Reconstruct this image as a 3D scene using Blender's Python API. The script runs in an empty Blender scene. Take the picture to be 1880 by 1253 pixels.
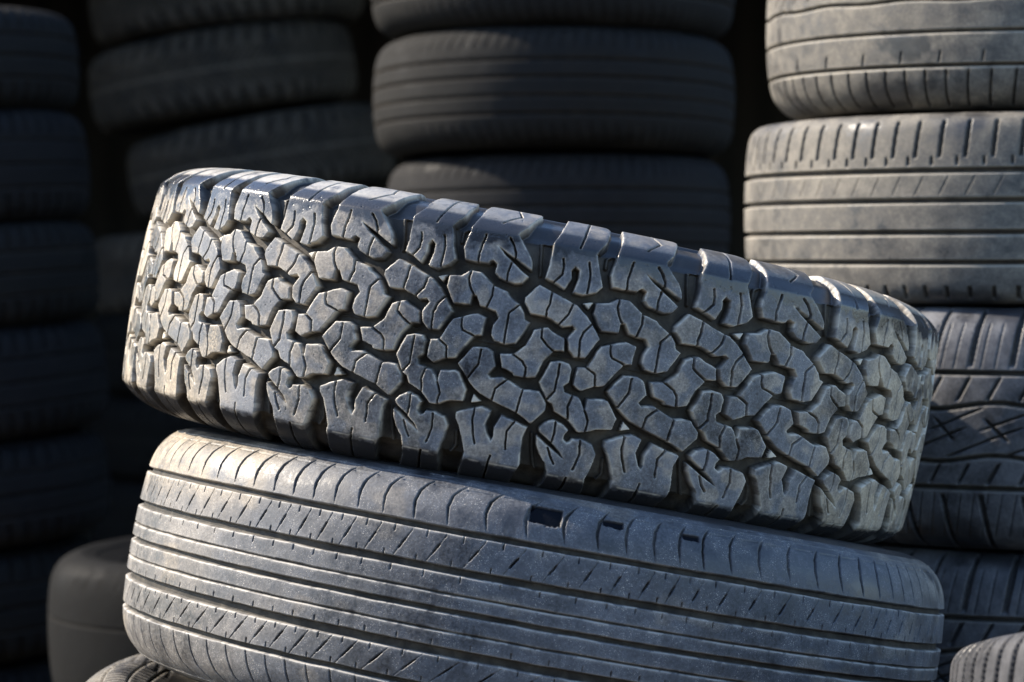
import bpy, math, numpy as np
from mathutils import Matrix, Vector
rng = np.random.default_rng(7)
S = bpy.context.scene
COL = S.collection
rad = math.radians

# ------------------------------------------------------------------ camera frame
F = 4700.0 / 1880.0          # focal length in picture widths
CAM_H, PITCH = 1.1, rad(2.0)
cp, sp = math.cos(PITCH), math.sin(PITCH)
B3 = np.array([[1, 0, 0], [0, cp, sp], [0, -sp, cp]]).T   # columns: placeholder, set below
RIGHT = np.array([1.0, 0, 0]); FWD = np.array([0, cp, -sp]); UP = np.array([0, sp, cp])
def cam2world(c):
    return np.array([0, 0, CAM_H]) + c[0]*RIGHT + c[1]*UP + c[2]*FWD
def camdir(c):
    return c[0]*RIGHT + c[1]*UP + c[2]*FWD

# ------------------------------------------------------------------ numpy noise
def _hash(ix, iy, seed):
    h = (ix.astype(np.int64)*374761393 + iy.astype(np.int64)*668265263 + seed*974711) & 0xffffffff
    h = ((h ^ (h >> 13)) * 1274126177) & 0xffffffff
    return ((h ^ (h >> 16)) & 0xffff) / 65535.0
def vnoise(x, y, seed=0):
    ix = np.floor(x); iy = np.floor(y); fx = x-ix; fy = y-iy
    fx = fx*fx*(3-2*fx); fy = fy*fy*(3-2*fy)
    a = _hash(ix, iy, seed); b = _hash(ix+1, iy, seed); c = _hash(ix, iy+1, seed); d = _hash(ix+1, iy+1, seed)
    return (a*(1-fx)+b*fx)*(1-fy) + (c*(1-fx)+d*fx)*fy
def fbm(x, y, seed=0, o=3):
    s = 0; w = .5; t = 0
    for i in range(o):
        s = s + w*vnoise(x*2**i, y*2**i, seed+i*17); t += w; w *= .55
    return s/t
def sstep(a, b, x):
    t = np.clip((x-a)/(b-a), 0, 1); return t*t*(3-2*t)

# ------------------------------------------------------------------ materials
def node(nt, kind, **kw):
    n = nt.nodes.new(kind)
    for k, v in kw.items():
        if k in n.inputs: n.inputs[k].default_value = v
        else: setattr(n, k, v)
    return n
def rubber(name, dark=(.022, .022, .024), dust=(.16, .155, .15), dirt=(.13, .105, .075), pale=(.34, .32, .28), clay=(.24, .20, .15),
           amount=.5, spread=.5, rough=(.42, .8), patches=0.0, bump=.35, edge=.6, speck=.35, scale=1.0, spec=.5, scratch=0.0):
    """worn rubber: clean rubber, dust film, dirt lying in grooves, rubbed pale edges"""
    m = bpy.data.materials.new(name); m.use_nodes = True
    nt = m.node_tree; nt.nodes.clear(); L = nt.links.new
    out = node(nt, 'ShaderNodeOutputMaterial'); bs = node(nt, 'ShaderNodeBsdfPrincipled')
    L(bs.outputs[0], out.inputs[0])
    tc = node(nt, 'ShaderNodeTexCoord')
    def noise(sc, det=4, rough_=.6, dist=0.0):
        n = node(nt, 'ShaderNodeTexNoise'); n.inputs['Scale'].default_value = sc*scale
        n.inputs['Detail'].default_value = det; n.inputs['Roughness'].default_value = rough_
        n.inputs['Distortion'].default_value = dist
        L(tc.outputs['Object'], n.inputs['Vector']); return n.outputs['Fac']
    def mr(src, a, b, c=0., d=1.):
        n = node(nt, 'ShaderNodeMapRange'); n.interpolation_type = 'SMOOTHSTEP'
        L(src, n.inputs[0])
        for i, v in enumerate((a, b, c, d)): n.inputs[i+1].default_value = v
        return n.outputs[0]
    def mth(op, a, b):
        n = node(nt, 'ShaderNodeMath'); n.operation = op; n.use_clamp = op in ('ADD',)
        for i, v in enumerate((a, b)):
            if isinstance(v, (int, float)): n.inputs[i].default_value = v
            else: L(v, n.inputs[i])
        return n.outputs[0]
    def mix(f, a, b):
        n = node(nt, 'ShaderNodeMix'); n.data_type = 'RGBA'
        if isinstance(f, (int, float)): n.inputs[0].default_value = f
        else: L(f, n.inputs[0])
        for i, v in ((6, a), (7, b)):
            if isinstance(v, tuple): n.inputs[i].default_value = (*v, 1)
            else: L(v, n.inputs[i])
        return n.outputs[2]
    def attr(n_):
        n = node(nt, 'ShaderNodeAttribute'); n.attribute_name = n_; return n.outputs['Fac']
    tread, edg, tone, bare_shade = attr('tread'), attr('edge'), attr('tone'), attr('bare_shade')
    big = noise(9, 3); mid = noise(55, 5, .65, .4); fine = noise(420, 3, .7); grain = noise(1000, 2, .6)
    f = mth('ADD', mth('MULTIPLY', mr(big, .5-spread*.3, .5+spread*.3), .4), mth('MULTIPLY', mr(mid, .36, .66), .35))
    f = mth('ADD', f, mth('SUBTRACT', mth('MULTIPLY', tone, .8), .16))
    f = mth('ADD', mth('MULTIPLY', f, amount), mth('MULTIPLY', mth('SUBTRACT', mr(fine, .3, .75), .5), .5*amount))
    f = mth('MULTIPLY', f, mth('SUBTRACT', 1.0, mth('MULTIPLY', bare_shade, .96)))
    top = mix(f, dark, mix(attr('clay'), dust, clay))
    sp_ = mth('MULTIPLY', mr(grain, .6, .7), mth('MULTIPLY', mr(mid, .42, .62), speck))
    sp_ = mth('MULTIPLY', sp_, mth('SUBTRACT', 1.0, bare_shade))
    top = mix(sp_, top, pale)
    mp_ = node(nt, 'ShaderNodeMapping'); mp_.inputs['Rotation'].default_value = (.5, .35, .6); mp_.inputs['Scale'].default_value = (22, 1.2, 30)
    L(tc.outputs['Object'], mp_.inputs['Vector'])
    scn = node(nt, 'ShaderNodeTexNoise'); scn.inputs['Scale'].default_value = 26; scn.inputs['Detail'].default_value = 2; L(mp_.outputs[0], scn.inputs['Vector'])
    scr = mth('MULTIPLY', mth('SUBTRACT', 1.0, bare_shade), mth('MULTIPLY', mr(scn.outputs['Fac'], .68, .76), mth('MULTIPLY', mr(big, .42, .6), scratch)))
    top = mix(scr, top, pale)
    dm = mix(mr(mid, .35, .75), tuple(c*.3 for c in dirt), dirt)
    col = mix(tread, dm, top)
    ew = mth('MULTIPLY', mth('MULTIPLY', edg, mr(mid, .26, .5)), mth('MULTIPLY', mth('SUBTRACT', 1.0, mth('MULTIPLY', bare_shade, .6)), edge))
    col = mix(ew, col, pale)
    col = mix(attr('patch'), col, (.006, .007, .010))
    L(col, bs.inputs['Base Color'])
    r = mr(mth('ADD', f, mth('MULTIPLY', mth('SUBTRACT', 1.0, tread), .6)), .0, .6, rough[0], rough[1])
    r = mth('MAXIMUM', mth('SUBTRACT', r, mth('MULTIPLY', bare_shade, .06)), .2)
    L(r, bs.inputs['Roughness'])
    L(mth('MULTIPLY', spec, mth('SUBTRACT', 1.0, attr('gloss_cut'))), bs.inputs['Specular IOR Level'])
    hgt = mth('ADD', mth('MULTIPLY', fine, .6), mth('MULTIPLY', grain, .4))
    hgt = mth('ADD', mth('MULTIPLY', hgt, .7), mth('MULTIPLY', mid, .15))
    bp = node(nt, 'ShaderNodeBump'); bp.inputs['Strength'].default_value = bump; bp.inputs['Distance'].default_value = .0012
    L(hgt, bp.inputs['Height']); L(bp.outputs[0], bs.inputs['Normal'])
    return m

# ------------------------------------------------------------------ meshes
def grid_mesh(name, X, mat, attrs=None, closed=True):
    """X: (nT, nW, 3) rings round a tyre"""
    nT, nW = X.shape[:2]
    me = bpy.data.meshes.new(name)
    me.vertices.add(nT*nW); me.vertices.foreach_set('co', X.astype(np.float32).ravel())
    i = np.arange(nT if closed else nT-1)[:, None]; j = np.arange(nW-1)[None, :]
    i2 = (i+1) % nT
    q = np.stack([i*nW+j, i2*nW+j, i2*nW+j+1, i*nW+j+1], -1).reshape(-1, 4)
    me.loops.add(q.size); me.loops.foreach_set('vertex_index', q.astype(np.int32).ravel())
    me.polygons.add(len(q)); me.polygons.foreach_set('loop_start', np.arange(0, q.size, 4, dtype=np.int32))
    me.polygons.foreach_set('use_smooth', np.ones(len(q), dtype=bool))
    for k, v in (attrs or {}).items():
        a = me.attributes.new(k, 'FLOAT', 'POINT'); a.data.foreach_set('value', np.broadcast_to(v, (nT, nW)).astype(np.float32).ravel())
    me.update(calc_edges=True); me.validate()
    me.materials.append(mat)
    o = bpy.data.objects.new(name, me); COL.objects.link(o)
    return o

def profile(pts, it=3):
    """half profile of (drop, z) from crown to bead -> full smooth path; returns fn w -> (drop, z, nr, nz)"""
    p = np.array(pts, float)
    full = np.concatenate([(p*[1, -1])[::-1][:-1], p])
    for _ in range(it):
        a, b = full[:-1], full[1:]
        n = np.empty((2*len(a), 2)); n[0::2] = .75*a+.25*b; n[1::2] = .25*a+.75*b
        full = np.concatenate([full[:1], n, full[-1:]])
    d = np.concatenate([[0], np.cumsum(np.hypot(*np.diff(full, axis=0).T))]); d -= d[-1]/2
    def fn(w):
        x = np.interp(w, d, full[:, 0]); z = np.interp(w, d, full[:, 1])
        e = .0012
        tx = np.interp(w+e, d, full[:, 0])-np.interp(w-e, d, full[:, 0]); tz = np.interp(w+e, d, full[:, 1])-np.interp(w-e, d, full[:, 1])
        l = np.hypot(tx, tz)+1e-12
        return x, z, tz/l, tx/l          # normal (radial, axial)
    fn.total = d[-1]
    return fn

def ring_angles(R, fine, coarse, front=100, mid=0.0):
    a = np.arange(-rad(front), rad(front), fine/R)
    n = int((2*math.pi-2*rad(front))*R/coarse)
    b = np.linspace(rad(front), 2*math.pi-rad(front), n, endpoint=False)
    return np.concatenate([a, b])+mid

def tyre(name, label, cat, group, R, prof, hfun, mat, centre, axis, front_dir, wt, fine=.001, coarse=.004, wf=.001, spin=0.0, half=.11, side_mat=None, parent_name=None):
    """an Empty at the tyre's base with tread, two sidewalls and inner liner"""
    P = profile(prof)
    side_mat = side_mat or mat
    a = np.array(axis, float); a /= np.linalg.norm(a)
    e2 = np.array(front_dir, float); e2 -= a*(e2@a); e2 /= np.linalg.norm(e2)
    e1 = np.cross(-e2, a); e1 /= np.linalg.norm(e1)
    base = np.array(centre)-a*half
    M = Matrix(((e1[0], -e2[0], a[0], base[0]), (e1[1], -e2[1], a[1], base[1]), (e1[2], -e2[2], a[2], base[2]), (0, 0, 0, 1)))
    root = bpy.data.objects.new(name, None); root.empty_display_size = .1; COL.objects.link(root)
    root['label'] = label; root['category'] = cat
    if group: root['group'] = group
    root.matrix_world = M
    th = ring_angles(R, fine, coarse)
    def surf(nm, w, hf, m, flip=False, inset=0.0):
        TH, W = np.meshgrid(th, w, indexing='ij')
        dr, z, nr, nz = P(W)
        at = {}
        h = -inset
        if hf is not None:
            h, at = hf(np.where(TH > math.pi, TH-2*math.pi, TH), W)
        r = R-dr+h*nr; z = z+h*nz
        # hand-worn, slightly out of round
        r = r + .0012*np.sin(2*TH+spin)+.0008*np.sin(3*TH+2*spin)
        X = np.stack([r*np.sin(TH), -r*np.cos(TH), z+half], -1)
        o = grid_mesh(nm, X if not flip else X[:, ::-1], m, {k: (v if not flip else np.broadcast_to(v, TH.shape)[:, ::-1]) for k, v in at.items()})
        o.parent = root
        return o
    nw = int(2*wt/wf)
    surf('tread', np.linspace(-wt, wt, nw), hfun, mat)
    T = P.total
    def sidew(TH, W):
        u = (np.abs(W)-wt)/(T-wt)
        h = .0012*(np.exp(-((u-.25)/.012)**2)+np.exp(-((u-.7)/.012)**2)) + .002*np.exp(-((u-.86)/.03)**2)
        h = h*sstep(0, .06, u)
        return h, {'tread': np.full(W.shape, 1.0), 'tone': .25+.2*fbm(TH*9, W*40, 5), 'edge': np.zeros(W.shape), 'bare_shade': np.full(W.shape, .3)}
    surf('sidewall', np.linspace(wt, T, 60), sidew, side_mat)
    surf('sidewall', np.linspace(-T, -wt, 60), sidew, side_mat)
    surf('inner_liner', np.linspace(-T, T, 70), None, side_mat, flip=True, inset=.013)
    # bead edges: close the rim between skin and liner
    for s in (-1, 1):
        w = np.array([s*T]*6); TH, W = np.meshgrid(th, w, indexing='ij'); dr, z, nr, nz = P(W)
        k = np.linspace(0, 1, 6)[None, :]
        r = R-dr-.013*nr*k-.006*np.sin(k*math.pi); z = z-.013*nz*k
        r = r + .0012*np.sin(2*TH+spin)+.0008*np.sin(3*TH+2*spin)
        X = np.stack([r*np.sin(TH), -r*np.cos(TH), z+half], -1)
        o = grid_mesh('bead', X if s > 0 else X[:, ::-1], side_mat, {'tread': 1.0, 'tone': .2, 'edge': 0.0, 'bare_shade': .4}); o.parent = root
    return root

# ------------------------------------------------------------------ the all-terrain tread: outlines of one pitch, in mm
# s runs round the tyre, z across it
LP=126.6
POLY= {'A': [(4.8, 89.9), (5.0, 78.1), (3.7, 66.8), (11.0, 64.3), (20.0, 59.9), (23.8, 70.3), (23.1, 76.9), (25.8, 80.7), (29.9, 78.1), (30.1, 71.4), (27.8, 58.4), (35.5, 57.2), (45.6, 62.4), (49.9, 68.2), (46.2, 79.3), (42.1, 93.7)], 'B': [(58.4, 94.0), (56.7, 86.2), (55.4, 78.4), (58.6, 69.7), (68.1, 69.0), (78.7, 69.2), (80.3, 71.6), (83.0, 73.0), (87.2, 70.8), (86.7, 63.2), (90.3, 59.7), (96.6, 57.6), (104.4, 56.2), (110.8, 57.8), (115.0, 64.0), (102.9, 72.1), (93.2, 78.6), (84.5, 85.8), (94.3, 81.3), (103.5, 77.6), (116.6, 70.5), (116.3, 76.3), (112.9, 83.2), (106.2, 91.1), (100.4, 98.8)], 'P': [(0.0, 59.5), (-10.2, 46.8), (-9.7, 42.7), (-2.7, 33.8), (10.2, 34.3), (22.2, 30.2), (25.2, 28.2), (32.1, 30.7), (35.3, 27.9), (30.4, 18.9), (32.7, 10.1), (38.1, 4.9), (46.5, 5.6), (55.7, 23.5), (48.3, 33.6), (41.7, 40.8), (33.2, 47.6), (23.8, 51.0), (11.2, 55.5)], 'Q': [(65.6, 61.0), (59.1, 55.6), (48.4, 53.3), (47.4, 44.3), (51.9, 36.8), (55.7, 30.8), (69.9, 32.2), (70.3, 40.2), (74.5, 40.5), (79.0, 32.7), (85.0, 32.1), (93.6, 30.8), (97.3, 24.9), (94.1, 18.3), (94.0, 10.0), (97.0, 5.5), (106.7, 4.5), (115.3, 7.0), (124.2, 25.7), (119.7, 27.3), (117.8, 32.7), (112.4, 39.2), (102.0, 45.5), (99.8, 48.0), (87.5, 51.1), (85.5, 52.8), (74.6, 60.7)], 'Y': [(7.9, 23.2), (2.4, 20.2), (-0.3, 11.7), (-1.9, 6.4), (-10.9, -2.7), (-22.4, -4.7), (-18.2, -15.7), (-8.6, -18.2), (-7.2, -20.4), (1.4, -20.5), (9.9, -18.2), (11.6, -11.2), (13.7, -4.1), (19.9, 4.5), (20.3, 6.6), (28.7, 8.2), (27.1, 18.3), (17.1, 21.9), (13.0, 24.5)], 'Z': [(65.3, 20.3), (58.6, 17.4), (55.0, 10.1), (53.4, 5.6), (49.9, -2.5), (42.8, -3.8), (42.4, -18.9), (48.6, -22.3), (57.9, -17.2), (66.0, -15.3), (71.6, -5.1), (76.8, 2.6), (78.6, 6.2), (85.4, 7.9), (86.1, 23.4), (78.2, 25.2), (72.7, 23.4)], 'p': [(80.5, -3.4), (75.9, -10.0), (70.1, -19.4), (80.7, -30.7), (86.9, -36.2), (93.7, -40.7), (104.4, -44.5), (127.2, -50.8), (140.2, -57.8), (149.3, -44.9), (149.0, -39.2), (142.3, -30.5), (135.6, -30.1), (129.3, -31.4), (114.1, -26.0), (109.7, -24.4), (100.1, -26.6), (96.9, -23.6), (102.1, -15.8), (97.3, -4.3), (91.9, -2.0)], 'q': [(28.1, -1.5), (20.7, -3.7), (17.9, -11.7), (14.6, -21.9), (22.6, -35.8), (27.9, -38.2), (31.2, -44.2), (42.9, -48.6), (52.1, -57.8), (58.3, -57.0), (66.4, -52.6), (79.5, -50.1), (81.4, -40.2), (71.8, -27.5), (68.1, -26.4), (55.8, -28.4), (55.8, -35.4), (54.9, -39.3), (50.9, -32.2), (48.2, -29.0), (42.9, -28.3), (35.7, -26.7), (33.8, -21.3), (37.7, -17.2), (37.8, -6.4), (34.7, -2.0)], 'b': [(31.1, -51.8), (24.7, -55.5), (21.2, -60.3), (22.7, -63.4), (33.6, -70.5), (40.8, -76.6), (45.9, -83.1), (30.8, -74.3), (20.7, -67.5), (22.0, -74.3), (26.1, -82.7), (31.8, -89.9), (34.2, -98.6), (50.7, -97.9), (66.0, -97.0), (68.8, -83.7), (70.7, -73.3), (66.5, -66.7), (56.7, -64.4), (49.1, -65.0), (47.9, -67.7), (45.5, -69.0), (42.0, -66.4), (42.1, -62.2), (44.4, -58.0), (40.2, -54.3)], 'a': [(96.6, -51.8), (85.7, -56.3), (76.6, -61.4), (77.0, -66.3), (81.1, -72.1), (84.7, -80.6), (89.1, -93.0), (113.2, -90.8), (137.5, -90.7), (136.5, -81.4), (136.0, -70.7), (138.1, -62.0), (127.1, -59.1), (115.7, -55.9), (113.5, -61.7), (111.2, -67.2), (111.9, -75.3), (110.2, -79.8), (107.1, -76.2), (102.7, -66.3), (105.4, -54.2)], 't': [(37.7, 50.9), (45.0, 53.5), (42.4, 47.2)], 'u': [(88.2, -42.6), (87.0, -49.9), (94.9, -47.5)]}
SIPE= [[(15.1, 84.8), (16.4, 79.1), (16.2, 72.3), (11.0, 64.3)], [(36.4, 85.9), (39.1, 76.3), (38.8, 67.9), (38.8, 59.9)], [(72.3, 93.2), (71.3, 86.3), (69.7, 77.6), (69.9, 68.9)], [(93.5, 93.7), (97.9, 88.7), (101.2, 82.6), (101.6, 78.5)], [(99.4, 73.1), (97.7, 64.5), (97.5, 57.4)], [(11.2, 55.5), (10.7, 46.2), (9.2, 39.2), (9.4, 34.2)], [(29.5, 48.6), (27.3, 39.0), (21.3, 30.0)], [(47.6, 35.2), (42.0, 26.6), (40.1, 19.6), (41.4, 5.7)], [(66.3, 61.5), (65.5, 53.5), (67.8, 46.4), (71.5, 40.8)], [(86.9, 52.0), (87.9, 42.6), (85.0, 32.1)], [(112.7, 39.6), (105.6, 31.2), (105.6, 22.9), (105.8, 4.8)], [(8.3, 23.7), (8.8, 15.0), (13.3, 10.8), (20.0, 6.2)], [(-11.3, -2.7), (-2.7, -7.1), (0.9, -11.5), (1.9, -20.5)], [(65.7, 20.4), (66.3, 13.0), (68.3, 9.3), (78.6, 6.2)], [(49.4, -2.2), (57.1, -7.0), (58.7, -17.0)], [(87.4, -4.5), (87.3, -17.0), (80.5, -30.3)], [(114.1, -25.6), (105.8, -34.3), (104.2, -44.6)], [(129.1, -31.4), (127.1, -51.0)], [(27.8, -4.1), (28.0, -14.0), (28.0, -27.4), (22.5, -35.4)], [(43.1, -28.3), (40.9, -38.2), (42.9, -48.8)], [(54.9, -38.6), (59.1, -47.4), (58.0, -57.4)], [(33.9, -53.0), (34.4, -62.8), (33.4, -70.5)], [(31.5, -75.9), (34.5, -82.8), (38.2, -88.7)], [(56.0, -65.4), (57.2, -76.7), (54.5, -90.5)], [(91.2, -54.4), (91.0, -64.4), (93.5, -75.6), (96.8, -84.0)], [(127.5, -59.0), (122.3, -68.3), (123.6, -83.9)]]
RIDGE= [[(3.1, 100.6), (-5.6, 95.0), (-1.5, 67.7)], [(60.1, 101.9), (51.0, 92.7), (51.1, 84.3)], [(16.1, -66.3), (21.9, -91.8), (23.5, -98.2)], [(78.7, -77.6), (80.1, -89.8), (76.3, -97.1)]]
# the shoulder lugs run on over the shoulder on to the sidewall
def _ext():
    A, Bq, a, b = POLY['A'], POLY['B'], POLY['a'], POLY['b']
    POLY['A'] = [q for q in A] + [(43, 98), (49, 110), (53, 128), (47, 146), (30, 150), (24, 138), (14, 134), (10, 112), (4.8, 98)]
    POLY['B'] = Bq + [(101, 101), (107, 110), (117, 131), (111, 150), (98, 140), (80, 150), (66, 138), (62, 112), (58.4, 98)]
    i = a.index((89.1, -93.0)); j = a.index((137.5, -90.7))
    POLY['a'] = a[:i+1] + [(88, -104), (83, -128), (90, -146), (108, -150), (116, -138), (128, -134), (134, -108), (137.5, -95)] + a[j:]
    i = b.index((34.2, -98.6)); j = b.index((66.0, -97.0))
    POLY['b'] = b[:i+1] + [(33, -110), (24, -131), (32, -150), (44, -140), (56, -150), (66, -136), (67, -112)] + b[j:]
    SIPE.extend([[(27, 97), (30, 112), (36, 140)], [(84, 110), (98, 122), (92, 140)], [(112, -92), (110, -112), (104, -138)], [(51, -99), (49, -115), (44, -136)]])
_ext()
for k_ in 'ABab': POLY[k_] = [(x_, y_ if abs(y_) < 115 else math.copysign(115+(abs(y_)-115)*1.55, y_)) for x_, y_ in POLY[k_]]
for i_ in range(-4, 0): SIPE[i_] = [(x_, y_ if abs(y_) < 115 else math.copysign(115+(abs(y_)-115)*1.5, y_)) for x_, y_ in SIPE[i_]]
GR = .35
NS = int(round(LP/GR)); GS = LP/NS
ZG = np.arange(-185, 185.01, GR)
def seg_d(px, py, P, closed):
    n = len(P); d = np.full(px.shape, 1e9)
    inside = np.zeros(px.shape, bool)
    for i in range(n if closed else n-1):
        (x1, y1), (x2, y2) = P[i], P[(i+1) % n]
        dx, dy = x2-x1, y2-y1
        t = np.clip(((px-x1)*dx+(py-y1)*dy)/(dx*dx+dy*dy+1e-9), 0, 1)
        d = np.minimum(d, np.hypot(px-x1-t*dx, py-y1-t*dy))
        if closed:
            c = ((y1 > py) != (y2 > py)) & (px < (x2-x1)*(py-y1)/(y2-y1+1e-12)+x1)
            inside ^= c
    return np.where(inside, -d, d) if closed else d
def stamp(field, P, closed, pad=9.0, ids=None, shf=None, ident=0):
    P = [tuple(q) for q in P]
    xs = [q[0] for q in P]; ys = [q[1] for q in P]
    for sh in (-1, 0, 1, 2):
        i0 = max(0, int((min(xs)-sh*LP-pad)/GS)); i1 = min(NS, int((max(xs)-sh*LP+pad)/GS)+2)
        j0 = max(0, int((min(ys)-pad+185)/GR)); j1 = min(len(ZG), int((max(ys)+pad+185)/GR)+2)
        if i1 <= i0 or j1 <= j0: continue
        px, py = np.meshgrid(np.arange(i0, i1)*GS+sh*LP, ZG[j0:j1], indexing='ij')
        d = seg_d(px, py, P, closed)
        sub = field[i0:i1, j0:j1]; c = d < sub
        field[i0:i1, j0:j1] = np.where(c, d, sub)
        if ids is not None:
            ids[i0:i1, j0:j1] = np.where(c, ident, ids[i0:i1, j0:j1]); shf[i0:i1, j0:j1] = np.where(c, sh, shf[i0:i1, j0:j1])
dB = np.full((NS, len(ZG)), 9.0); dS = dB.copy(); dR = dB.copy(); dN = dB.copy()
idB = np.zeros(dB.shape, int); shB = np.zeros(dB.shape, int)
for n_, (k_, P_) in enumerate(POLY.items()):
    if k_ in 'tu': stamp(dN, P_, True)
    else: stamp(dB, P_, True, ids=idB, shf=shB, ident=n_+1)
for P_ in SIPE: stamp(dS, P_, False)
for P_ in RIDGE: stamp(dR, P_, False)
def samp(G, s, z):
    x = (s/GS) % NS; y = np.clip((z+185)/GR, 0, len(ZG)-1.001)
    i = np.floor(x).astype(int); j = np.floor(y).astype(int); fx = x-i; fy = y-j; i %= NS; i2 = (i+1) % NS
    return (G[i, j]*(1-fx)+G[i2, j]*fx)*(1-fy)+(G[i, j+1]*(1-fx)+G[i2, j+1]*fx)*fy
def near(G, s, z):
    i = np.rint(s/GS).astype(int) % NS; j = np.clip(np.rint((z+185)/GR).astype(int), 0, len(ZG)-1)
    return G[i, j]
KB = [-89.5, -71.5, -54.35, -38.1, -19.16, -1.03, 18.22, 40.1, 60.6, 79.5, 98]
n_ = 10
KB = np.radians(np.array(KB + list(98+np.arange(1, n_+1)*(360-98-89.5)/n_)))     # pitch boundaries, varied like a real tyre's
def at_tread(TH, W):
    t = np.where(TH < KB[0], TH+2*math.pi, TH)
    k = np.clip(np.searchsorted(KB, t, side='right')-1, 0, len(KB)-2)
    s = (t-KB[k])/(KB[k+1]-KB[k])*LP
    z = W*1000.0
    u = TH*400.0
    # ragged, hand-sized irregularity so that no two blocks are cut alike
    ws = s + (fbm(u/14, z/14, 1)-.5)*1.6 + (fbm(u/3.2, z/3.2, 2)-.5)*.45
    wz = z + (fbm(u/14, z/14, 3)-.5)*1.6 + (fbm(u/3.2, z/3.2, 4)-.5)*.45
    d = samp(dB, ws, wz); ds = samp(dS, ws, wz); dr = samp(dR, ws, wz); dn = samp(dN, ws, wz)
    az = np.abs(z)
    tp = sstep(107, 127, az)
    depth = 10.0*(1-tp) + 5.5*tp*(1-sstep(166, 177, az))
    wall = 1.7
    q_ = np.clip(d/wall, 0, 1); block = 1-q_*(2-q_)
    h = -depth*(1-block)
    # parting line and ribs standing in the grooves, little nubs
    floor_rel = np.where(az < 92, .9*np.exp(-((z-3.0)/.55)**2), 0)
    h = np.maximum(h, -depth + floor_rel)
    h = np.maximum(h, -depth + 3.0*(1-sstep(.7, 1.9, dr)))
    h = np.maximum(h, -depth + (depth-2.5)*(1-sstep(-.2, 1.0, dn)))
    # worn, slightly rounded edges
    h -= .3*np.exp(-np.clip(-d, 0, 9)/.5)*(d < 0)
    sip = (1-sstep(.5, 1.1, ds+(fbm(u/2.0, z/2.0, 8)-.5)*.5))*block
    h -= 4.8*sip*(1-sstep(130, 165, az)*.7)
    h += (fbm(u/22, z/22, 11)-.5)*.45*block + (fbm(u/5, z/5, 12)-.5)*.12*block
    h -= .4*sstep(.76, .86, fbm(u/2.6, z/2.6, 21))*block
    h *= (1-sstep(170, 175, az))
    ids = near(idB, ws, wz); shf = near(shB, ws, wz)
    tone = _hash(ids*7, (k-shf)*13, 3)
    tone = .55*tone + .45*fbm(u/60, z/60, 14)
    tr = np.clip(block-sip, 0, 1)
    tr = np.where(dn < .3, .9, tr)
    tr = np.maximum(tr, .75*sstep(88, 104, z)); tr = np.maximum(tr, .5*sstep(108, 118, -z))
    edge = np.exp(-np.clip(-d, 0, 9)/.8)*(d < 0) + (d >= 0)*(1-sstep(0, 1.0, d))
    edge = np.maximum(edge*(1-sip), .35*np.exp(-((ds-1.4)/.6)**2)*block)
    edge *= .25+.75*sstep(.42, .55, fbm(u/9, z/9, 31))
    # the shoulders' upper faces keep clean dark rubber where traffic did not reach
    bare_shade = sstep(80, 92, z+(fbm(u/10, z/10, 41)-.5)*24)*(1-.6*sstep(109, 116, az)) 
    bare_shade = np.where(z > 0, np.maximum(bare_shade, (1-block)*sstep(62, 80, z)), sstep(95, 103, az+(fbm(u/6, z/6, 47)-.5)*8))  # below, dust fades out so shade under the lugs is in the colour
    edge = np.maximum(edge, .8*np.exp(-((z+98.5)/.8)**2)*block*sstep(.4, .5, fbm(u/9, z/9, 48)))*(1-.8*bare_shade*sstep(101, 104, -z))
    # scuffed whitish fuzz on the upper shoulder, with the sunlit left side painted brighter
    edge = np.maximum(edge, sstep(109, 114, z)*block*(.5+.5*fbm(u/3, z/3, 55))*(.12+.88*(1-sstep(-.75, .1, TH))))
    edge = np.where(dn < .2, 1.0, edge)
    return h/1000.0, {'tread': tr, 'edge': np.clip(edge, 0, 1), 'tone': tone, 'bare_shade': bare_shade, 'gloss_cut': np.clip(np.maximum(.95*sstep(95, 104, -z+(fbm(u/6, z/6, 47)-.5)*7), (1-block)*(.6-.35*sstep(70, 90, z))), 0, 1), 'clay': np.clip(sstep(.62, .95, TH+(fbm(u/40, z/40, 51)-.5)*.5)*(.6+.4*fbm(u/20, z/20, 52)) + .45*sstep(.5, .68, fbm(u/18, z/18, 57)) + .8*sstep(.75, 1.1, -TH+(fbm(u/40, z/40, 53)-.5)*.6), 0, 1)}  # specular cut: shade put into the lower lug sides; groove floors made duller

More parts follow.
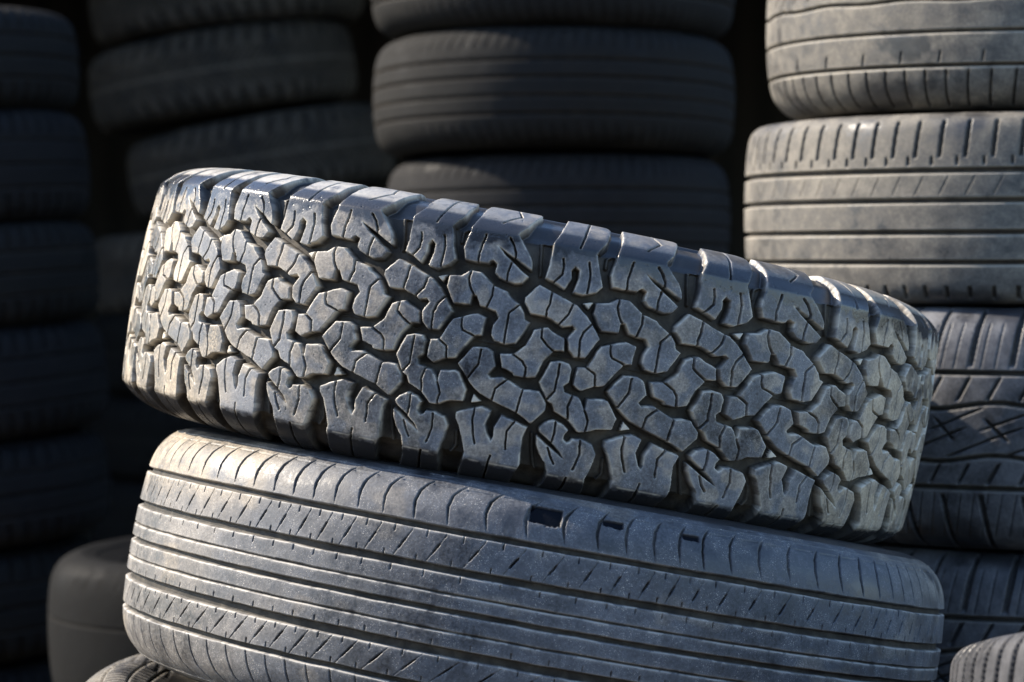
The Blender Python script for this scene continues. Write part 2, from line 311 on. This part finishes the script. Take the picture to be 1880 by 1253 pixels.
# ------------------------------------------------------------------ the highway tread of the tyre underneath
G2 = [(66.4, 2.2, 5.0), (33, 2.9, 5.0), (13.5, .65, 2.2), (-.9, 2.0, 4.5), (-17.7, .65, 2.2), (-35.3, 3.6, 5.0), (-66, 2.1, 4.5)]
PB = [-46.68, -42.8, -39.06, -35.69, -32.44, -29.19, -25.69, -22.12, -17.9, -13.49, -8.57, -3.54, 1.13, 5.29, 8.82, 12.4, 15.65, 18.76]
_l = [-50.7, -54.6, -58.6, -62.3, -66.0, -69.5, -73.1, -77, -81.2, -85.6, -90]
_r = []
_t = 18.76; _i = 0
while _t < 262:
    _t += 3.1+1.5*(.5+.5*math.sin(_i*.55)); _i += 1; _r.append(_t)
PB = np.radians(np.array(_l[::-1]+PB+_r))
def highway_tread(TH, W):
    t = np.where(TH < PB[0], TH+2*math.pi, TH)
    pc = np.interp(t, PB, np.arange(len(PB))); pm = np.interp(t, PB[:-1], np.diff(PB))*400.0
    z = W*1000.0; u = TH*400.0
    z = z+(fbm(u/30, z/30, 61)-.5)*1.0
    az = np.abs(z)
    groove = np.zeros(z.shape); h = np.zeros(z.shape); lip = np.zeros(z.shape)
    for gz, hw, dp in G2:
        hw_ = hw+(fbm(u/25, z*0+gz, 71)-.5)*.7
        d = np.abs(z-gz)-hw_
        g = 1-sstep(-.5, .9, d)
        h = np.minimum(h, -dp*g); groove = np.maximum(groove, g)
        lip = np.maximum(lip, np.exp(-np.clip(d-.7, 0, 99)/.9)*(d > -.2)*np.where(z < gz, 1.0, .35))
    sip = np.zeros(z.shape); dep = np.zeros(z.shape)
    def cut(shift, z0, z1, hw, dp, soft=.5, jit=.5, fade=3.0):
        nonlocal sip, h
        f = pc-shift
        k = np.rint(f)
        j = (_hash(k, np.full(k.shape, int(abs(z0)*3)), 5)-.5)
        dmm = np.abs(f-k)*pm + (fbm(u/2.5, z/2.5, 81)-.5)*jit
        dm = (1-sstep(hw-soft*.5, hw+soft, dmm))*sstep(z0-.5, z0+fade, z)*(1-sstep(z1-fade, z1+.5, z))*(.65+.7*j+.35)
        h = np.minimum(h, -dp*dm) if np.ndim(dp) == 0 else np.minimum(h, -dp*dm)
        sip = np.maximum(sip, np.clip(dm, 0, 1))
    sh = np.interp(z, [66, 78, 86, 97, 105, 112], [0, -.09, -.14, -.09, .06, .25])
    cut(sh, 69, 112, np.interp(z, [68, 78, 84, 98, 112], [.15, .4, .9, 1.0, .4]), np.interp(z, [68, 80, 100, 112], [.6, 2.6, 3.2, 1.0]), .7, .9, 6)
    sh2 = np.interp(z, [34, 61], [-.5, 0.0])
    cut(sh2, 36.5, 63.5, .15, 1.1, .5, .7, 1.5)
    cut(sh2, 43, 54, .75, 4.2, .45, .8, 3)
    cut(.45, 57.5, 64, .35, 2.5, .5, .3, 1.0); cut(.25, 36, 41, .35, 2.5, .5, .3, 1.0)
    cut(-.45, 24, 29.5, .35, 2.2, .5, .3, 1.0); cut(.1, -31, -26, .35, 1.8, .5, .3, 1.0)
    sh3 = np.interp(z, [-64, -38], [-.85, 0.0])
    cut(sh3, -64, -39, .15, 1.1, .5, .7, 1.5); cut(sh3, -57, -45, .75, 4.0, .45, .8, 3)
    cut(.35, -44.5, -39, .35, 2.2, .5, .3, 1.0); cut(.0, -63.5, -58.5, .35, 2.2, .5, .3, 1.0)
    cut(np.interp(z, [-112, -97, -80, -68], [.9, .35, .1, 0]), -112, -69, np.interp(z, [-110, -90, -69], [.8, .7, .3]), 2.6, .6, .6, 4)
    # moulded dashes high on the shoulder
    dash = (np.abs((pc-sh-.5) % 1-.5) < .5)*(np.abs(((pc-sh) % 1)-.5) < .36)
    dl = np.exp(-((z-105.5)/.6)**2)*dash
    h -= 1.0*dl
    line = np.exp(-((az-114)/.8)**2); h += .9*line
    # three missing slabs where the shoulder rubber was torn
    bare_shade = np.zeros(z.shape)
    td = np.degrees(TH)
    for t0, t1, z0, z1 in ((-3.9, .1, 85.5, 102.5), (5.3, 7.9, 94.0, 100.5), (15.7, 17.9, 95, 100.5)):
        m_ = sstep(t0-.12, t0+.1, td)*(1-sstep(t1-.1, t1+.12, td))*sstep(z0-1, z0+1.5, z+(fbm(u/4, z/4, 5)-.5)*4)*(1-sstep(z1-.6, z1+.4, z))
        h -= 2.6*m_; bare_shade = np.maximum(bare_shade, m_)
    h += (fbm(u/25, z/25, 91)-.5)*.6+(fbm(u/4, z/4, 92)-.5)*.18
    h *= (1-sstep(117, 121, az))
    tone = .35+.3*(.5*fbm(u/70, z/45, 95)+.5*fbm(u/22, z/60, 96))
    tr = np.clip(1-groove-.8*sip, 0, 1)
    edge = lip*(1-groove)*.9*(.3+.7*(fbm(u/12, z/5, 97) > .42))
    return h/1000.0, {'tread': tr, 'edge': np.clip(edge, 0, 1), 'tone': tone, 'patch': bare_shade, 'gloss_cut': .93*bare_shade+.5*groove, 'bare_shade': np.maximum(bare_shade, .75*sstep(.55, .8, fbm(u/45, z/25, 99))*sstep(60, 75, z)), 'clay': np.clip(sstep(.45, 1.0, -TH+(fbm(u/40, z/40, 63)-.5)*.6)*(.35+.65*sstep(40, 75, z)) + .5*sstep(.8, 1.2, TH)*sstep(60, 90, z) + .3*sstep(.62, .75, fbm(u/50, z/30, 64)), 0, 1)}

# ------------------------------------------------------------------ plainer treads for the stacks around
def ribbed(R, half, grooves, shoulder=(.66, 1.06, 24, 1.2, 3.0, .35), ribs=(), wavy=(), seed=0, sides=(1, -1), ext=1.12, amp=1.1, stain=None):
    """grooves (z as share of half width, half width mm, depth mm); shoulder/ribs (z0, z1, pitch mm, half width, depth, slant)"""
    Rm = R*1000; hm = half*1000
    def fn(TH, W):
        z = W*1000.0; u = TH*Rm; zn = z/hm
        h = np.zeros(z.shape); gro = h.copy(); lip = h.copy(); sip = h.copy()
        for i, (gz, hw, dp) in enumerate(grooves):
            zz = z-gz*hm
            if i in wavy: zz = zz+amp*np.sin(u/ (hm*.165))
            d = np.abs(zz)-hw
            g = 1-sstep(-.8, .9, d); h = np.minimum(h, -dp*g); gro = np.maximum(gro, g)
            lip = np.maximum(lip, np.exp(-np.clip(d-.6, 0, 99)/1.0)*(d > -.3))
        def cut(z0, z1, pitch, hw, dp, slant, phase=0.0):
            nonlocal h, sip
            n = max(8, round(2*math.pi*Rm/pitch)); p_ = 2*math.pi*Rm/n
            f = (u-slant*(z-.5*(z0+z1)*hm))/p_+phase + .12*np.sin(TH*7+seed)
            k = np.rint(f); dmm = np.abs(f-k)*p_
            m_ = (1-sstep(hw-.4, hw+.6, dmm))*sstep(z0-.01, z0+.03, zn)*(1-sstep(z1-.04, z1+.01, zn))
            h = np.minimum(h, -dp*m_); sip = np.maximum(sip, m_)
        for s_ in sides:
            z0, z1, pi_, hw, dp, sl = shoulder
            cut(*((z0, z1) if s_ > 0 else (-z1, -z0)), pi_, hw, dp, sl*s_, .13*s_)
        for r_ in ribs: cut(*r_)
        h += (fbm(u/30, z/30, seed)-.5)*.8
        h *= 1-sstep(ext, ext+.08, np.abs(zn))
        tone = .6*fbm(u/60+seed, z/35, seed+1)+.4*fbm(u/18, z/18, seed+2)
        st = 0.0
        if stain: st = 1-sstep(.6, 1.0, np.hypot((u-stain[0])/stain[2], (z-stain[1])/stain[3])+(fbm(u/9, z/9, 77)-.5)*.9)
        return h/1000.0, {'tread': np.clip(1-gro-.8*sip, 0, 1), 'edge': np.clip(lip*(1-gro), 0, 1)*.7, 'tone': tone, 'bare_shade': np.maximum(.85*st, .8*sstep(.55, .75, fbm(u/90, z/50, seed+9))*sstep(.5, .9, np.abs(zn)))}
    return fn
def std_prof(R, half, rim, square=False):
    d = R-rim
    if square: return [(0, 0), (.002, .5*half), (.005, .78*half), (.009, .9*half), (.02, .985*half), (.05, 1.0*half), (.5*d, .96*half), (d, .78*half)]
    return [(0, 0), (.0015, .35*half), (.0045, .62*half), (.011, .80*half), (.024, .93*half), (.044, 1.0*half), (.3*d+.02, .985*half), (.7*d, .88*half), (d, .74*half)]

# ------------------------------------------------------------------ materials
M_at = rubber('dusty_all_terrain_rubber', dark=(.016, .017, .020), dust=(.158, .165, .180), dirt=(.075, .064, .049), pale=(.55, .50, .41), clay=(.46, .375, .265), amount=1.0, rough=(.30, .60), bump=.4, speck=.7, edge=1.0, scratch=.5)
M_hw = rubber('dusty_highway_rubber', dark=(.016, .017, .020), dust=(.108, .115, .130), dirt=(.065, .055, .042), pale=(.50, .46, .40), clay=(.36, .295, .21), amount=.95, rough=(.40, .66), bump=.3, speck=1.0, edge=.85, scratch=.5)
M_side = rubber('sidewall_rubber', dust=(.04, .037, .032), dirt=(.03, .025, .018), amount=.5, speck=.1, edge=.2)
M_beige = rubber('clay_dusted_rubber', dark=(.02, .02, .021), dust=(.165, .146, .117), dirt=(.05, .036, .022), pale=(.40, .36, .29), amount=1.0, speck=.3, rough=(.4, .8), scratch=.3, bump=.3, edge=.8)
M_black = rubber('black_rubber', dark=(.018, .018, .020), dust=(.145, .145, .152), dirt=(.05, .043, .034), pale=(.28, .25, .2), amount=.8, rough=(.36, .65), speck=.3, edge=.6, spec=.4)
M_nearblack = rubber('grey_worn_rubber', dark=(.016, .016, .018), dust=(.07, .07, .075), dirt=(.016, .014, .011), pale=(.3, .28, .25), amount=.8, rough=(.4, .7), speck=.3, edge=.9, spec=.3)
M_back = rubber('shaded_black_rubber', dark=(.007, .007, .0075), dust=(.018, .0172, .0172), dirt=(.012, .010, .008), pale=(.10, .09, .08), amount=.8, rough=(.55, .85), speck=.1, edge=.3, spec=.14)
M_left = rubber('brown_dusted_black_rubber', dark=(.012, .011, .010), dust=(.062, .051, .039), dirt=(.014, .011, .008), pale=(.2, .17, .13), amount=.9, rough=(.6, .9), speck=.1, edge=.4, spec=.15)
M_deep = rubber('shade_darkened_rubber', dark=(.0045, .0045, .0045), dust=(.010, .0096, .009), dirt=(.008, .007, .005), pale=(.05, .045, .04), amount=.6, rough=(.7, .9), speck=.1, edge=.2, spec=.08)  # black lowered further to stand for shade low in the left stack
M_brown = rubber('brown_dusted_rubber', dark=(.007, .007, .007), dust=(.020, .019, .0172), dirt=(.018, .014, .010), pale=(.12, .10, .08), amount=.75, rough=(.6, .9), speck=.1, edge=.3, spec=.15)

# ------------------------------------------------------------------ the two tyres in front
def axis_cam(al, be):
    al, be = rad(al), rad(be)
    return camdir(np.array([math.sin(al), math.cos(al)*math.cos(be), -math.cos(al)*math.sin(be)]))
TOCAM = camdir(np.array([0, 0, -1.0]))
Q = 1.0
a1 = axis_cam(10.93, -.64); c1 = cam2world([.01834, -.01801, 2.57545])+a1*.0019
prof1 = [(0, 0), (.0012, .045), (.0036, .078), (.0052, .0945), (.0062, .0985), (.0165, .1085), (.030, .1160), (.050, .1215), (.085, .1185), (.125, .112), (.16, .103), (.182, .094)]
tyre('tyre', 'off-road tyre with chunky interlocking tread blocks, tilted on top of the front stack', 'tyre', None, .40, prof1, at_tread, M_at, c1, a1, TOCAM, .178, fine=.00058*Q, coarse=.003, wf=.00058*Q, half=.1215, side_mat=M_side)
a2 = axis_cam(10.18, -3.2); c2 = cam2world([.02194, -.25744, 2.53928])-a2*.004
prof2 = [(0, 0), (.0012, .045), (.004, .072), (.0085, .088), (.0175, .1015), (.031, .1105), (.055, .1165), (.095, .113), (.135, .101), (.175, .086)]
tyre('tyre', 'worn highway tyre with straight circumferential grooves, right under the chunky off-road tyre', 'tyre', None, .40, prof2, highway_tread, M_hw, c2, a2, TOCAM, .124, fine=.0006*Q, coarse=.003, wf=.0006*Q, half=.1165, side_mat=M_side)

def upright(roll, pitch=0.0):
    """tyre axis in the world: roll > 0 drops the right side"""
    v = np.array([math.sin(rad(roll)), -math.sin(rad(pitch)), 1.0]); return v/np.linalg.norm(v)
def lay(label, group, x, y, z0, z1, R, hf, mat, roll=0.0, pitch=0.0, res=.002, rim=None, square=False, side=None, wtf=1.22):
    half = (z1-z0)/2*.992
    rim = rim or R-.125
    c = np.array([x, y, (z0+z1)/2]); ax = upright(roll, pitch)
    fd = np.array([-x, -y, 0.0]); fd /= np.linalg.norm(fd)
    return tyre('tyre', label, 'tyre', group, R, std_prof(R, half, rim, square), hf(R, half), mat, c, ax, fd, half*wtf, fine=res, coarse=max(res*2, .006), wf=min(res, .0025), half=half, side_mat=side or mat, spin=x*7+z0*11)
def pat(**k):
    return lambda R, half: ribbed(R, half, **k)

# rest of the front stack, below the frame but carrying it
x3, y3, z3 = c2-a2*.215
lay('pale dusty tyre peeping out at bottom left below the two leaning front tyres', None, x3-.022, y3, z3-.120, z3+.090, .415, pat(grooves=[(.5, 3, 6), (.0, 3, 6), (-.5, 3, 6), (1.08, .8, 3), (1.32, .8, 3), (1.5, 1.2, 3)], shoulder=(.55, 1.1, 26, .9, 3, .3), ribs=[(.6, 1.05, 13, .5, 2, -.9), (.05, .45, 26, .6, 3, .4), (.9, 1.6, 13, .8, 2.5, -.5)], seed=3, ext=1.62), M_beige, 9.5, 2, res=.0012, wtf=1.7)
lay('black tyre low in the front stack, hidden below the pale dusty one', None, x3-.02, y3, .215, .415, .39, pat(grooves=[(.4, 4, 6), (-.4, 4, 6)], seed=4), M_black, 4, 0, res=.003)
lay('black tyre lying on the ground at the foot of the front stack', None, x3-.03, y3, 0.0, .213, .39, pat(grooves=[(.4, 4, 6), (-.4, 4, 6)], seed=5), M_black, 0, 0, res=.003)

# right-hand stack
xr, yr = .616, 3.08
def allseason(R, half):
    return ribbed(R, half, grooves=[(.47, 2.6, 7), (.20, 2.2, 6), (-.23, 2.2, 6), (-.47, 2.6, 7)], shoulder=(.52, 1.1, 46, 2.6, 5, .18),
        ribs=[(.24, .44, 34, 2.0, 5, .55), (.50, .9, 15.3, .5, 1.6, .18), (-.44, -.26, 34, 2.0, 5, .55), (.0, .19, 62, 2.8, 7, 2.6, .2), (-.22, .03, 62, 2.8, 7, 2.6, .7), (-.08, .1, 62, 2.0, 6, -1.0, .45), (-.9, -.5, 15.3, .5, 1.6, .18)], wavy=(1, 2), seed=21, amp=3.8)
lay('pale tyre at the very top of the right-hand stack, above the wavy-grooved one', None, xr+.02, yr, 1.482, 1.70, .325, pat(grooves=[(.5, 2.5, 6), (0, 2.5, 6), (-.5, 2.5, 6)], seed=8), M_beige, 0, 0, res=.002)
lay('clay-dusted tyre with one wavy groove and straight ribs, in the upper right corner', None, xr+.016, yr, 1.254, 1.482, .325, pat(grooves=[(.05, 1.8, 5), (-.26, 1.8, 5), (-.59, 2.0, 5)], shoulder=(.62, 1.08, 27, 1.3, 3.5, -.12), sides=(-1,), ribs=[(.12, .36, 32, .9, 2.5, 1.2), (-.57, -.44, 54, .9, 2.5, .2)], wavy=(0,), seed=9, stain=(-150, -43, 42, 17)), M_beige, .6, 0, res=.0011)
lay('pale grey tyre with wide straight grooves and slotted upper shoulder at the right edge', None, xr, yr, 1.041, 1.254, .335, pat(grooves=[(.39, 2.9, 6), (.08, 2.7, 6), (-.25, 2.7, 6), (-.56, 2.7, 6)], shoulder=(.52, .93, 28, 1.9, 4, .1), sides=(1,), ribs=[(.44, .54, 28, 1.3, 3, 0, .5), (.13, .34, 28, .5, .8, .5), (-.97, -.80, 25, 2.2, 4, 0, .3)], seed=10), M_beige, -.2, 0, res=.0011, square=True)
lay('black all-season tyre with slanted tread slots, directly below the pale grey ribbed tyre', None, xr+.005, yr-.01, .773, 1.041, .345, lambda R, h: allseason(R, h), M_black, 0, 0, res=.0011)
lay('black all-season tyre, the lower of the two with slanted slots', None, xr+.0, yr+.0, .510, .773, .345, lambda R, h: allseason(R, h), M_black, 0, 0, res=.0012)
lay('black tyre second from the ground in the right-hand stack', None, xr, yr, .255, .510, .34, pat(grooves=[(.4, 4, 6), (-.4, 4, 6)], seed=11), M_black, 0, 0, res=.003)
lay('black tyre on the ground at the foot of the right-hand stack', None, xr, yr, 0.0, .255, .34, pat(grooves=[(.4, 4, 6), (-.4, 4, 6)], seed=12), M_black, 0, 0, res=.003)

# near stack at the bottom right corner
for i, (z0, z1, l) in enumerate(((0, .2, 'black tyre on the ground, foot of the low stack at bottom right'), (.2, .4, 'black tyre second from the ground, low stack at bottom right'), (.4, .56, 'black tyre just under the slotted grey one at bottom right'))):
    lay(l, None, .66, 2.0, z0, z1, .31, pat(grooves=[(.4, 4, 6), (-.4, 4, 6)], seed=13+i), M_black, 0, 0, res=.003)
lay('grey tyre with pale rubbed shoulder and slotted tread in the bottom right corner', None, .665, 2.0, .615, .815, .315, pat(grooves=[(.45, 3, 6), (0, 3, 6), (-.45, 3, 6)], shoulder=(.5, 1.04, 22, 2.8, 6, .25), ribs=[(.05, .42, 22, 1.4, 4, .5)], seed=17), M_nearblack, -4, -13, res=.0012, square=True)

# middle stack behind
xm, ym = .066, 4.1
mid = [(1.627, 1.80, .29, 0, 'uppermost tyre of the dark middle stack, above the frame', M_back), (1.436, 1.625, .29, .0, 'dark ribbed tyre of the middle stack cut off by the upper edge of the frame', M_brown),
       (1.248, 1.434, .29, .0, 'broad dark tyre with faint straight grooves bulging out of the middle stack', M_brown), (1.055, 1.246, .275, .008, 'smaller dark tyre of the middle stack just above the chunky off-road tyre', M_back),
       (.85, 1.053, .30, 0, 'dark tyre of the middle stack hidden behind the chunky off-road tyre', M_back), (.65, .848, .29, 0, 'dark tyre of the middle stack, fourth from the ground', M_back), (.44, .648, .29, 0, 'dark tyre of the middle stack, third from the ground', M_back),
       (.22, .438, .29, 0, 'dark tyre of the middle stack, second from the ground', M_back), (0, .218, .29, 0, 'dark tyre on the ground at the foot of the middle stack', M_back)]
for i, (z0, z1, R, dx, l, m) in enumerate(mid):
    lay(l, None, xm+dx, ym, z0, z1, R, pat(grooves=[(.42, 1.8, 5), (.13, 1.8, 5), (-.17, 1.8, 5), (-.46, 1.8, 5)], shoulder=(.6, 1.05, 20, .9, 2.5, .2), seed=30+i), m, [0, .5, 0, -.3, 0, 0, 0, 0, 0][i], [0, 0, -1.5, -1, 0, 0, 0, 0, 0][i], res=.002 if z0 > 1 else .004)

# left stack, farther back, leaning
xl, yl = -.675, 6.0
left = [(1.605, 1.79, .32, .01, -7, 'tyre with long shoulder slots at the top of the leaning left stack', M_left), (1.411, 1.597, .31, 0, -9, 'broad brownish tyre with fine herringbone tread leaning in the left stack', M_left),
        (1.215, 1.402, .31, .09, -10, 'dark tyre with slotted shoulder leaning under the herringbone tyre', M_left), (.965, 1.15, .31, 0, -3, 'brownish tyre of the leaning left stack showing just beside the off-road tyre', M_left)]
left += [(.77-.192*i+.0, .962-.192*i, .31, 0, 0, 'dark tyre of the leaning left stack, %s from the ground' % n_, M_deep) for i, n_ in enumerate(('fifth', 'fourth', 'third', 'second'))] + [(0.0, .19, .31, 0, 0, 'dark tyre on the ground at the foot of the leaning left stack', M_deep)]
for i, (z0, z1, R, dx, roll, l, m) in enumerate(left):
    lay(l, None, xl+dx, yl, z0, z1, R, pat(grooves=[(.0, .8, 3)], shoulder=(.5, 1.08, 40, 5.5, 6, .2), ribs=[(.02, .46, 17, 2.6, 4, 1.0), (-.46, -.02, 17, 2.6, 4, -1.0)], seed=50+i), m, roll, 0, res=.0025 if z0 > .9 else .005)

# far left stack
xf, yf = -1.073, 4.6
names = ['top tyre of the far left stack with its upper shoulder in bright light', 'dark ribbed tyre second from the top of the far left stack', 'brown-dusted tyre third from the top of the far left stack',
         'dark tyre with slotted shoulder fourth from the top of the far left stack', 'dark tyre fifth from the top of the far left stack', 'dark tyre sixth from the top of the far left stack', 'dark tyre second from the ground in the far left stack', 'dark tyre on the ground at the foot of the far left stack']
js = [1.514, 1.334, 1.134, .953, .757, .574, .38, .19, 0]
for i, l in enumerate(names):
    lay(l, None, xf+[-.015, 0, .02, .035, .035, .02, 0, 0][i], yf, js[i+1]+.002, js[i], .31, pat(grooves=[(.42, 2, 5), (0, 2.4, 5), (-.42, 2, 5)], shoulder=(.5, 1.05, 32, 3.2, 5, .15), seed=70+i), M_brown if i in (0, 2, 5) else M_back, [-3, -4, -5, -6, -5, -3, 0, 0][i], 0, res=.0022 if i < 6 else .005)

# short pair of tyres in the gap at the lower left
for z0, z1, l, R_, rs in ((.458, .682, 'smooth worn tyre with dusty upper rim on the short stack at lower left', .30, .002), (.226, .450, 'worn tyre in the middle of the short stack at lower left', .30, .005), (0, .224, 'worn tyre on the ground, foot of the short stack at lower left', .30, .005)):
    lay(l, None, -.362, 3.66, z0, z1, R_, pat(grooves=[(.25, 1.0, 2)], shoulder=(.7, 1.0, 30, .8, 1.0, .1), seed=90), M_deep, -1.5 if z0 > .4 else 0, 0, res=rs)

# which stack each tyre belongs to
for o in list(COL.objects):
    if o.type == 'EMPTY' and o.name.startswith('tyre'):
        p = o.matrix_world.translation
        o['group'] = ('tyres of the low stack at bottom right' if p.y < 2.25 else 'tyres of the front stack' if p.y < 2.85 and p.x < .3 else 'tyres of the right-hand stack' if p.x > .4 and p.y < 3.4
                      else 'tyres of the short stack at lower left' if p.y < 3.8 else 'tyres of the middle stack' if p.x > -.2 else 'tyres of the far left stack' if p.y < 5 else 'tyres of the leaning left stack')
# ------------------------------------------------------------------ ground
gx = np.concatenate([np.linspace(-40, -4, 19)[:-1], np.linspace(-4, 4, 121), np.linspace(4, 40, 19)[1:]]); gy = np.concatenate([np.linspace(-20, -1, 12)[:-1], np.linspace(-1, 9, 141), np.linspace(9, 60, 22)[1:]])
GX, GY = np.meshgrid(gx, gy, indexing='ij')
GZ = -.012+.018*(fbm(GX*1.3, GY*1.3, 7)-.5)+.008*(fbm(GX*6, GY*6, 8)-.5)
def soil():
    m = bpy.data.materials.new('packed_earth'); m.use_nodes = True; nt = m.node_tree; L = nt.links.new
    bs = nt.nodes['Principled BSDF']; bs.inputs['Roughness'].default_value = .95
    tc = node(nt, 'ShaderNodeTexCoord'); n1 = node(nt, 'ShaderNodeTexNoise'); n1.inputs['Scale'].default_value = 2.2; n1.inputs['Detail'].default_value = 8
    L(tc.outputs['Object'], n1.inputs['Vector']); r = node(nt, 'ShaderNodeValToRGB'); L(n1.outputs['Fac'], r.inputs['Fac'])
    r.color_ramp.elements[0].position = .3; r.color_ramp.elements[0].color = (.05, .038, .026, 1); r.color_ramp.elements[1].position = .72; r.color_ramp.elements[1].color = (.12, .095, .068, 1)
    L(r.outputs[0], bs.inputs['Base Color'])
    n2 = node(nt, 'ShaderNodeTexNoise'); n2.inputs['Scale'].default_value = 60; n2.inputs['Detail'].default_value = 6; L(tc.outputs['Object'], n2.inputs['Vector'])
    b = node(nt, 'ShaderNodeBump'); b.inputs['Strength'].default_value = .6; b.inputs['Distance'].default_value = .02; L(n2.outputs['Fac'], b.inputs['Height']); L(b.outputs[0], bs.inputs['Normal'])
    return m
g = grid_mesh('ground', np.stack([GX, GY, GZ], -1), soil(), closed=False)
g['kind'] = 'structure'; g['label'] = 'packed brown earth under the tyre stacks'
# ------------------------------------------------------------------ added dark enclosure behind the stacks, to shade them and blacken the gaps
def box_mesh(name, x0, x1, y0, y1, z0, z1, mat, parent):
    import bmesh
    bm = bmesh.new(); bmesh.ops.create_cube(bm, size=1)
    for v in bm.verts: v.co = ((x0+x1)/2+v.co.x*(x1-x0), (y0+y1)/2+v.co.y*(y1-y0), (z0+z1)/2+v.co.z*(z1-z0))
    bmesh.ops.bevel(bm, geom=bm.edges[:], offset=.008, segments=2, affect='EDGES')
    me = bpy.data.meshes.new(name); bm.to_mesh(me); bm.free(); me.materials.append(mat)
    o = bpy.data.objects.new(name, me); COL.objects.link(o); o.parent = parent; return o
def planks():
    m = bpy.data.materials.new('blocker_planks'); m.use_nodes = True; nt = m.node_tree; L = nt.links.new
    bs = nt.nodes['Principled BSDF']; bs.inputs['Roughness'].default_value = .9
    tc = node(nt, 'ShaderNodeTexCoord'); wv = node(nt, 'ShaderNodeTexWave'); wv.inputs['Scale'].default_value = 2.2; wv.inputs['Distortion'].default_value = 2.0
    L(tc.outputs['Object'], wv.inputs['Vector']); r = node(nt, 'ShaderNodeValToRGB'); L(wv.outputs['Fac'], r.inputs['Fac'])
    r.color_ramp.elements[0].color = (.008, .007, .006, 1); r.color_ramp.elements[1].color = (.02, .017, .014, 1)
    L(r.outputs[0], bs.inputs['Base Color']); return m
added_enclosure = bpy.data.objects.new('added_enclosure', None); added_enclosure.location = (1.0, 5.25, 0); COL.objects.link(added_enclosure)
added_enclosure['label'] = 'added dark enclosure behind the tyre stacks, blocking sun and sky'; added_enclosure['category'] = 'added_enclosure'
mp = planks()
box_mesh('back_wall', -3.8, 5, 4.9, 5.0, -.05, 2.6, mp, added_enclosure)
box_mesh('side_wall', -3.9, -3.803, 0, 5.0, -.05, 2.6, mp, added_enclosure)
box_mesh('side_wall', 5.003, 5.1, 0, 5.0, -.05, 2.6, mp, added_enclosure)
box_mesh('roof', -4.1, 5.3, -.05, 5.2, 2.603, 2.7, mp, added_enclosure)
box_mesh('fascia', -3.9, 5.1, -.04, -.003, 2.05, 2.6, mp, added_enclosure)


yard = bpy.data.objects.new('added_shade_wall', None); yard.location = (0, -1.6, 0); COL.objects.link(yard)  # added out of view to block low light from the front
yard['label'] = 'dark boarded wall across the yard, opposite the tyre stacks'; yard['category'] = 'wall'
box_mesh('blocker_boarding', -5, .7, -.1, 0, -.05, 3.0, mp, yard)

# ------------------------------------------------------------------ light
SUN_EL, SUN_AZ = rad(38), rad(-74)      # azimuth from the view direction, negative = left; slightly behind the stack
sd = Vector((math.sin(SUN_AZ)*math.cos(SUN_EL), math.cos(SUN_AZ)*math.cos(SUN_EL), math.sin(SUN_EL)))
sun = bpy.data.lights.new('sun', 'SUN'); sun.energy = 3.0; sun.angle = rad(.53); sun.color = (1.0, .89, .74)
so = bpy.data.objects.new('sun', sun); so.rotation_euler = sd.to_track_quat('Z', 'Y').to_euler(); so.location = sd*20; COL.objects.link(so)
w = bpy.data.worlds.new('World'); S.world = w; w.use_nodes = True
nt = w.node_tree; bg = nt.nodes['Background']
sky = nt.nodes.new('ShaderNodeTexSky'); sky.sky_type = 'NISHITA'; sky.sun_disc = False
sky.sun_elevation = SUN_EL; sky.sun_rotation = SUN_AZ; sky.air_density = 1.0; sky.dust_density = .5; sky.ozone_density = 3.2
nt.links.new(sky.outputs[0], bg.inputs[0]); bg.inputs[1].default_value = .11

# ------------------------------------------------------------------ camera
cam = bpy.data.cameras.new('camera'); co = bpy.data.objects.new('camera', cam); COL.objects.link(co); S.camera = co
cam.sensor_width = 36; cam.lens = F*36; cam.clip_start = .05; cam.clip_end = 500
co.location = (0, 0, CAM_H); co.rotation_euler = (math.pi/2-PITCH, 0, 0)
cam.dof.use_dof = True; cam.dof.focus_distance = 2.27; cam.dof.aperture_fstop = 5.6; cam.dof.aperture_blades = 9
S.view_settings.view_transform = 'Standard'; S.view_settings.look = 'None'; S.view_settings.gamma = 1; S.view_settings.use_curve_mapping = False
S.view_settings.exposure = 2.0
S.cycles.max_bounces = 6; S.cycles.diffuse_bounces = 3; S.cycles.glossy_bounces = 3
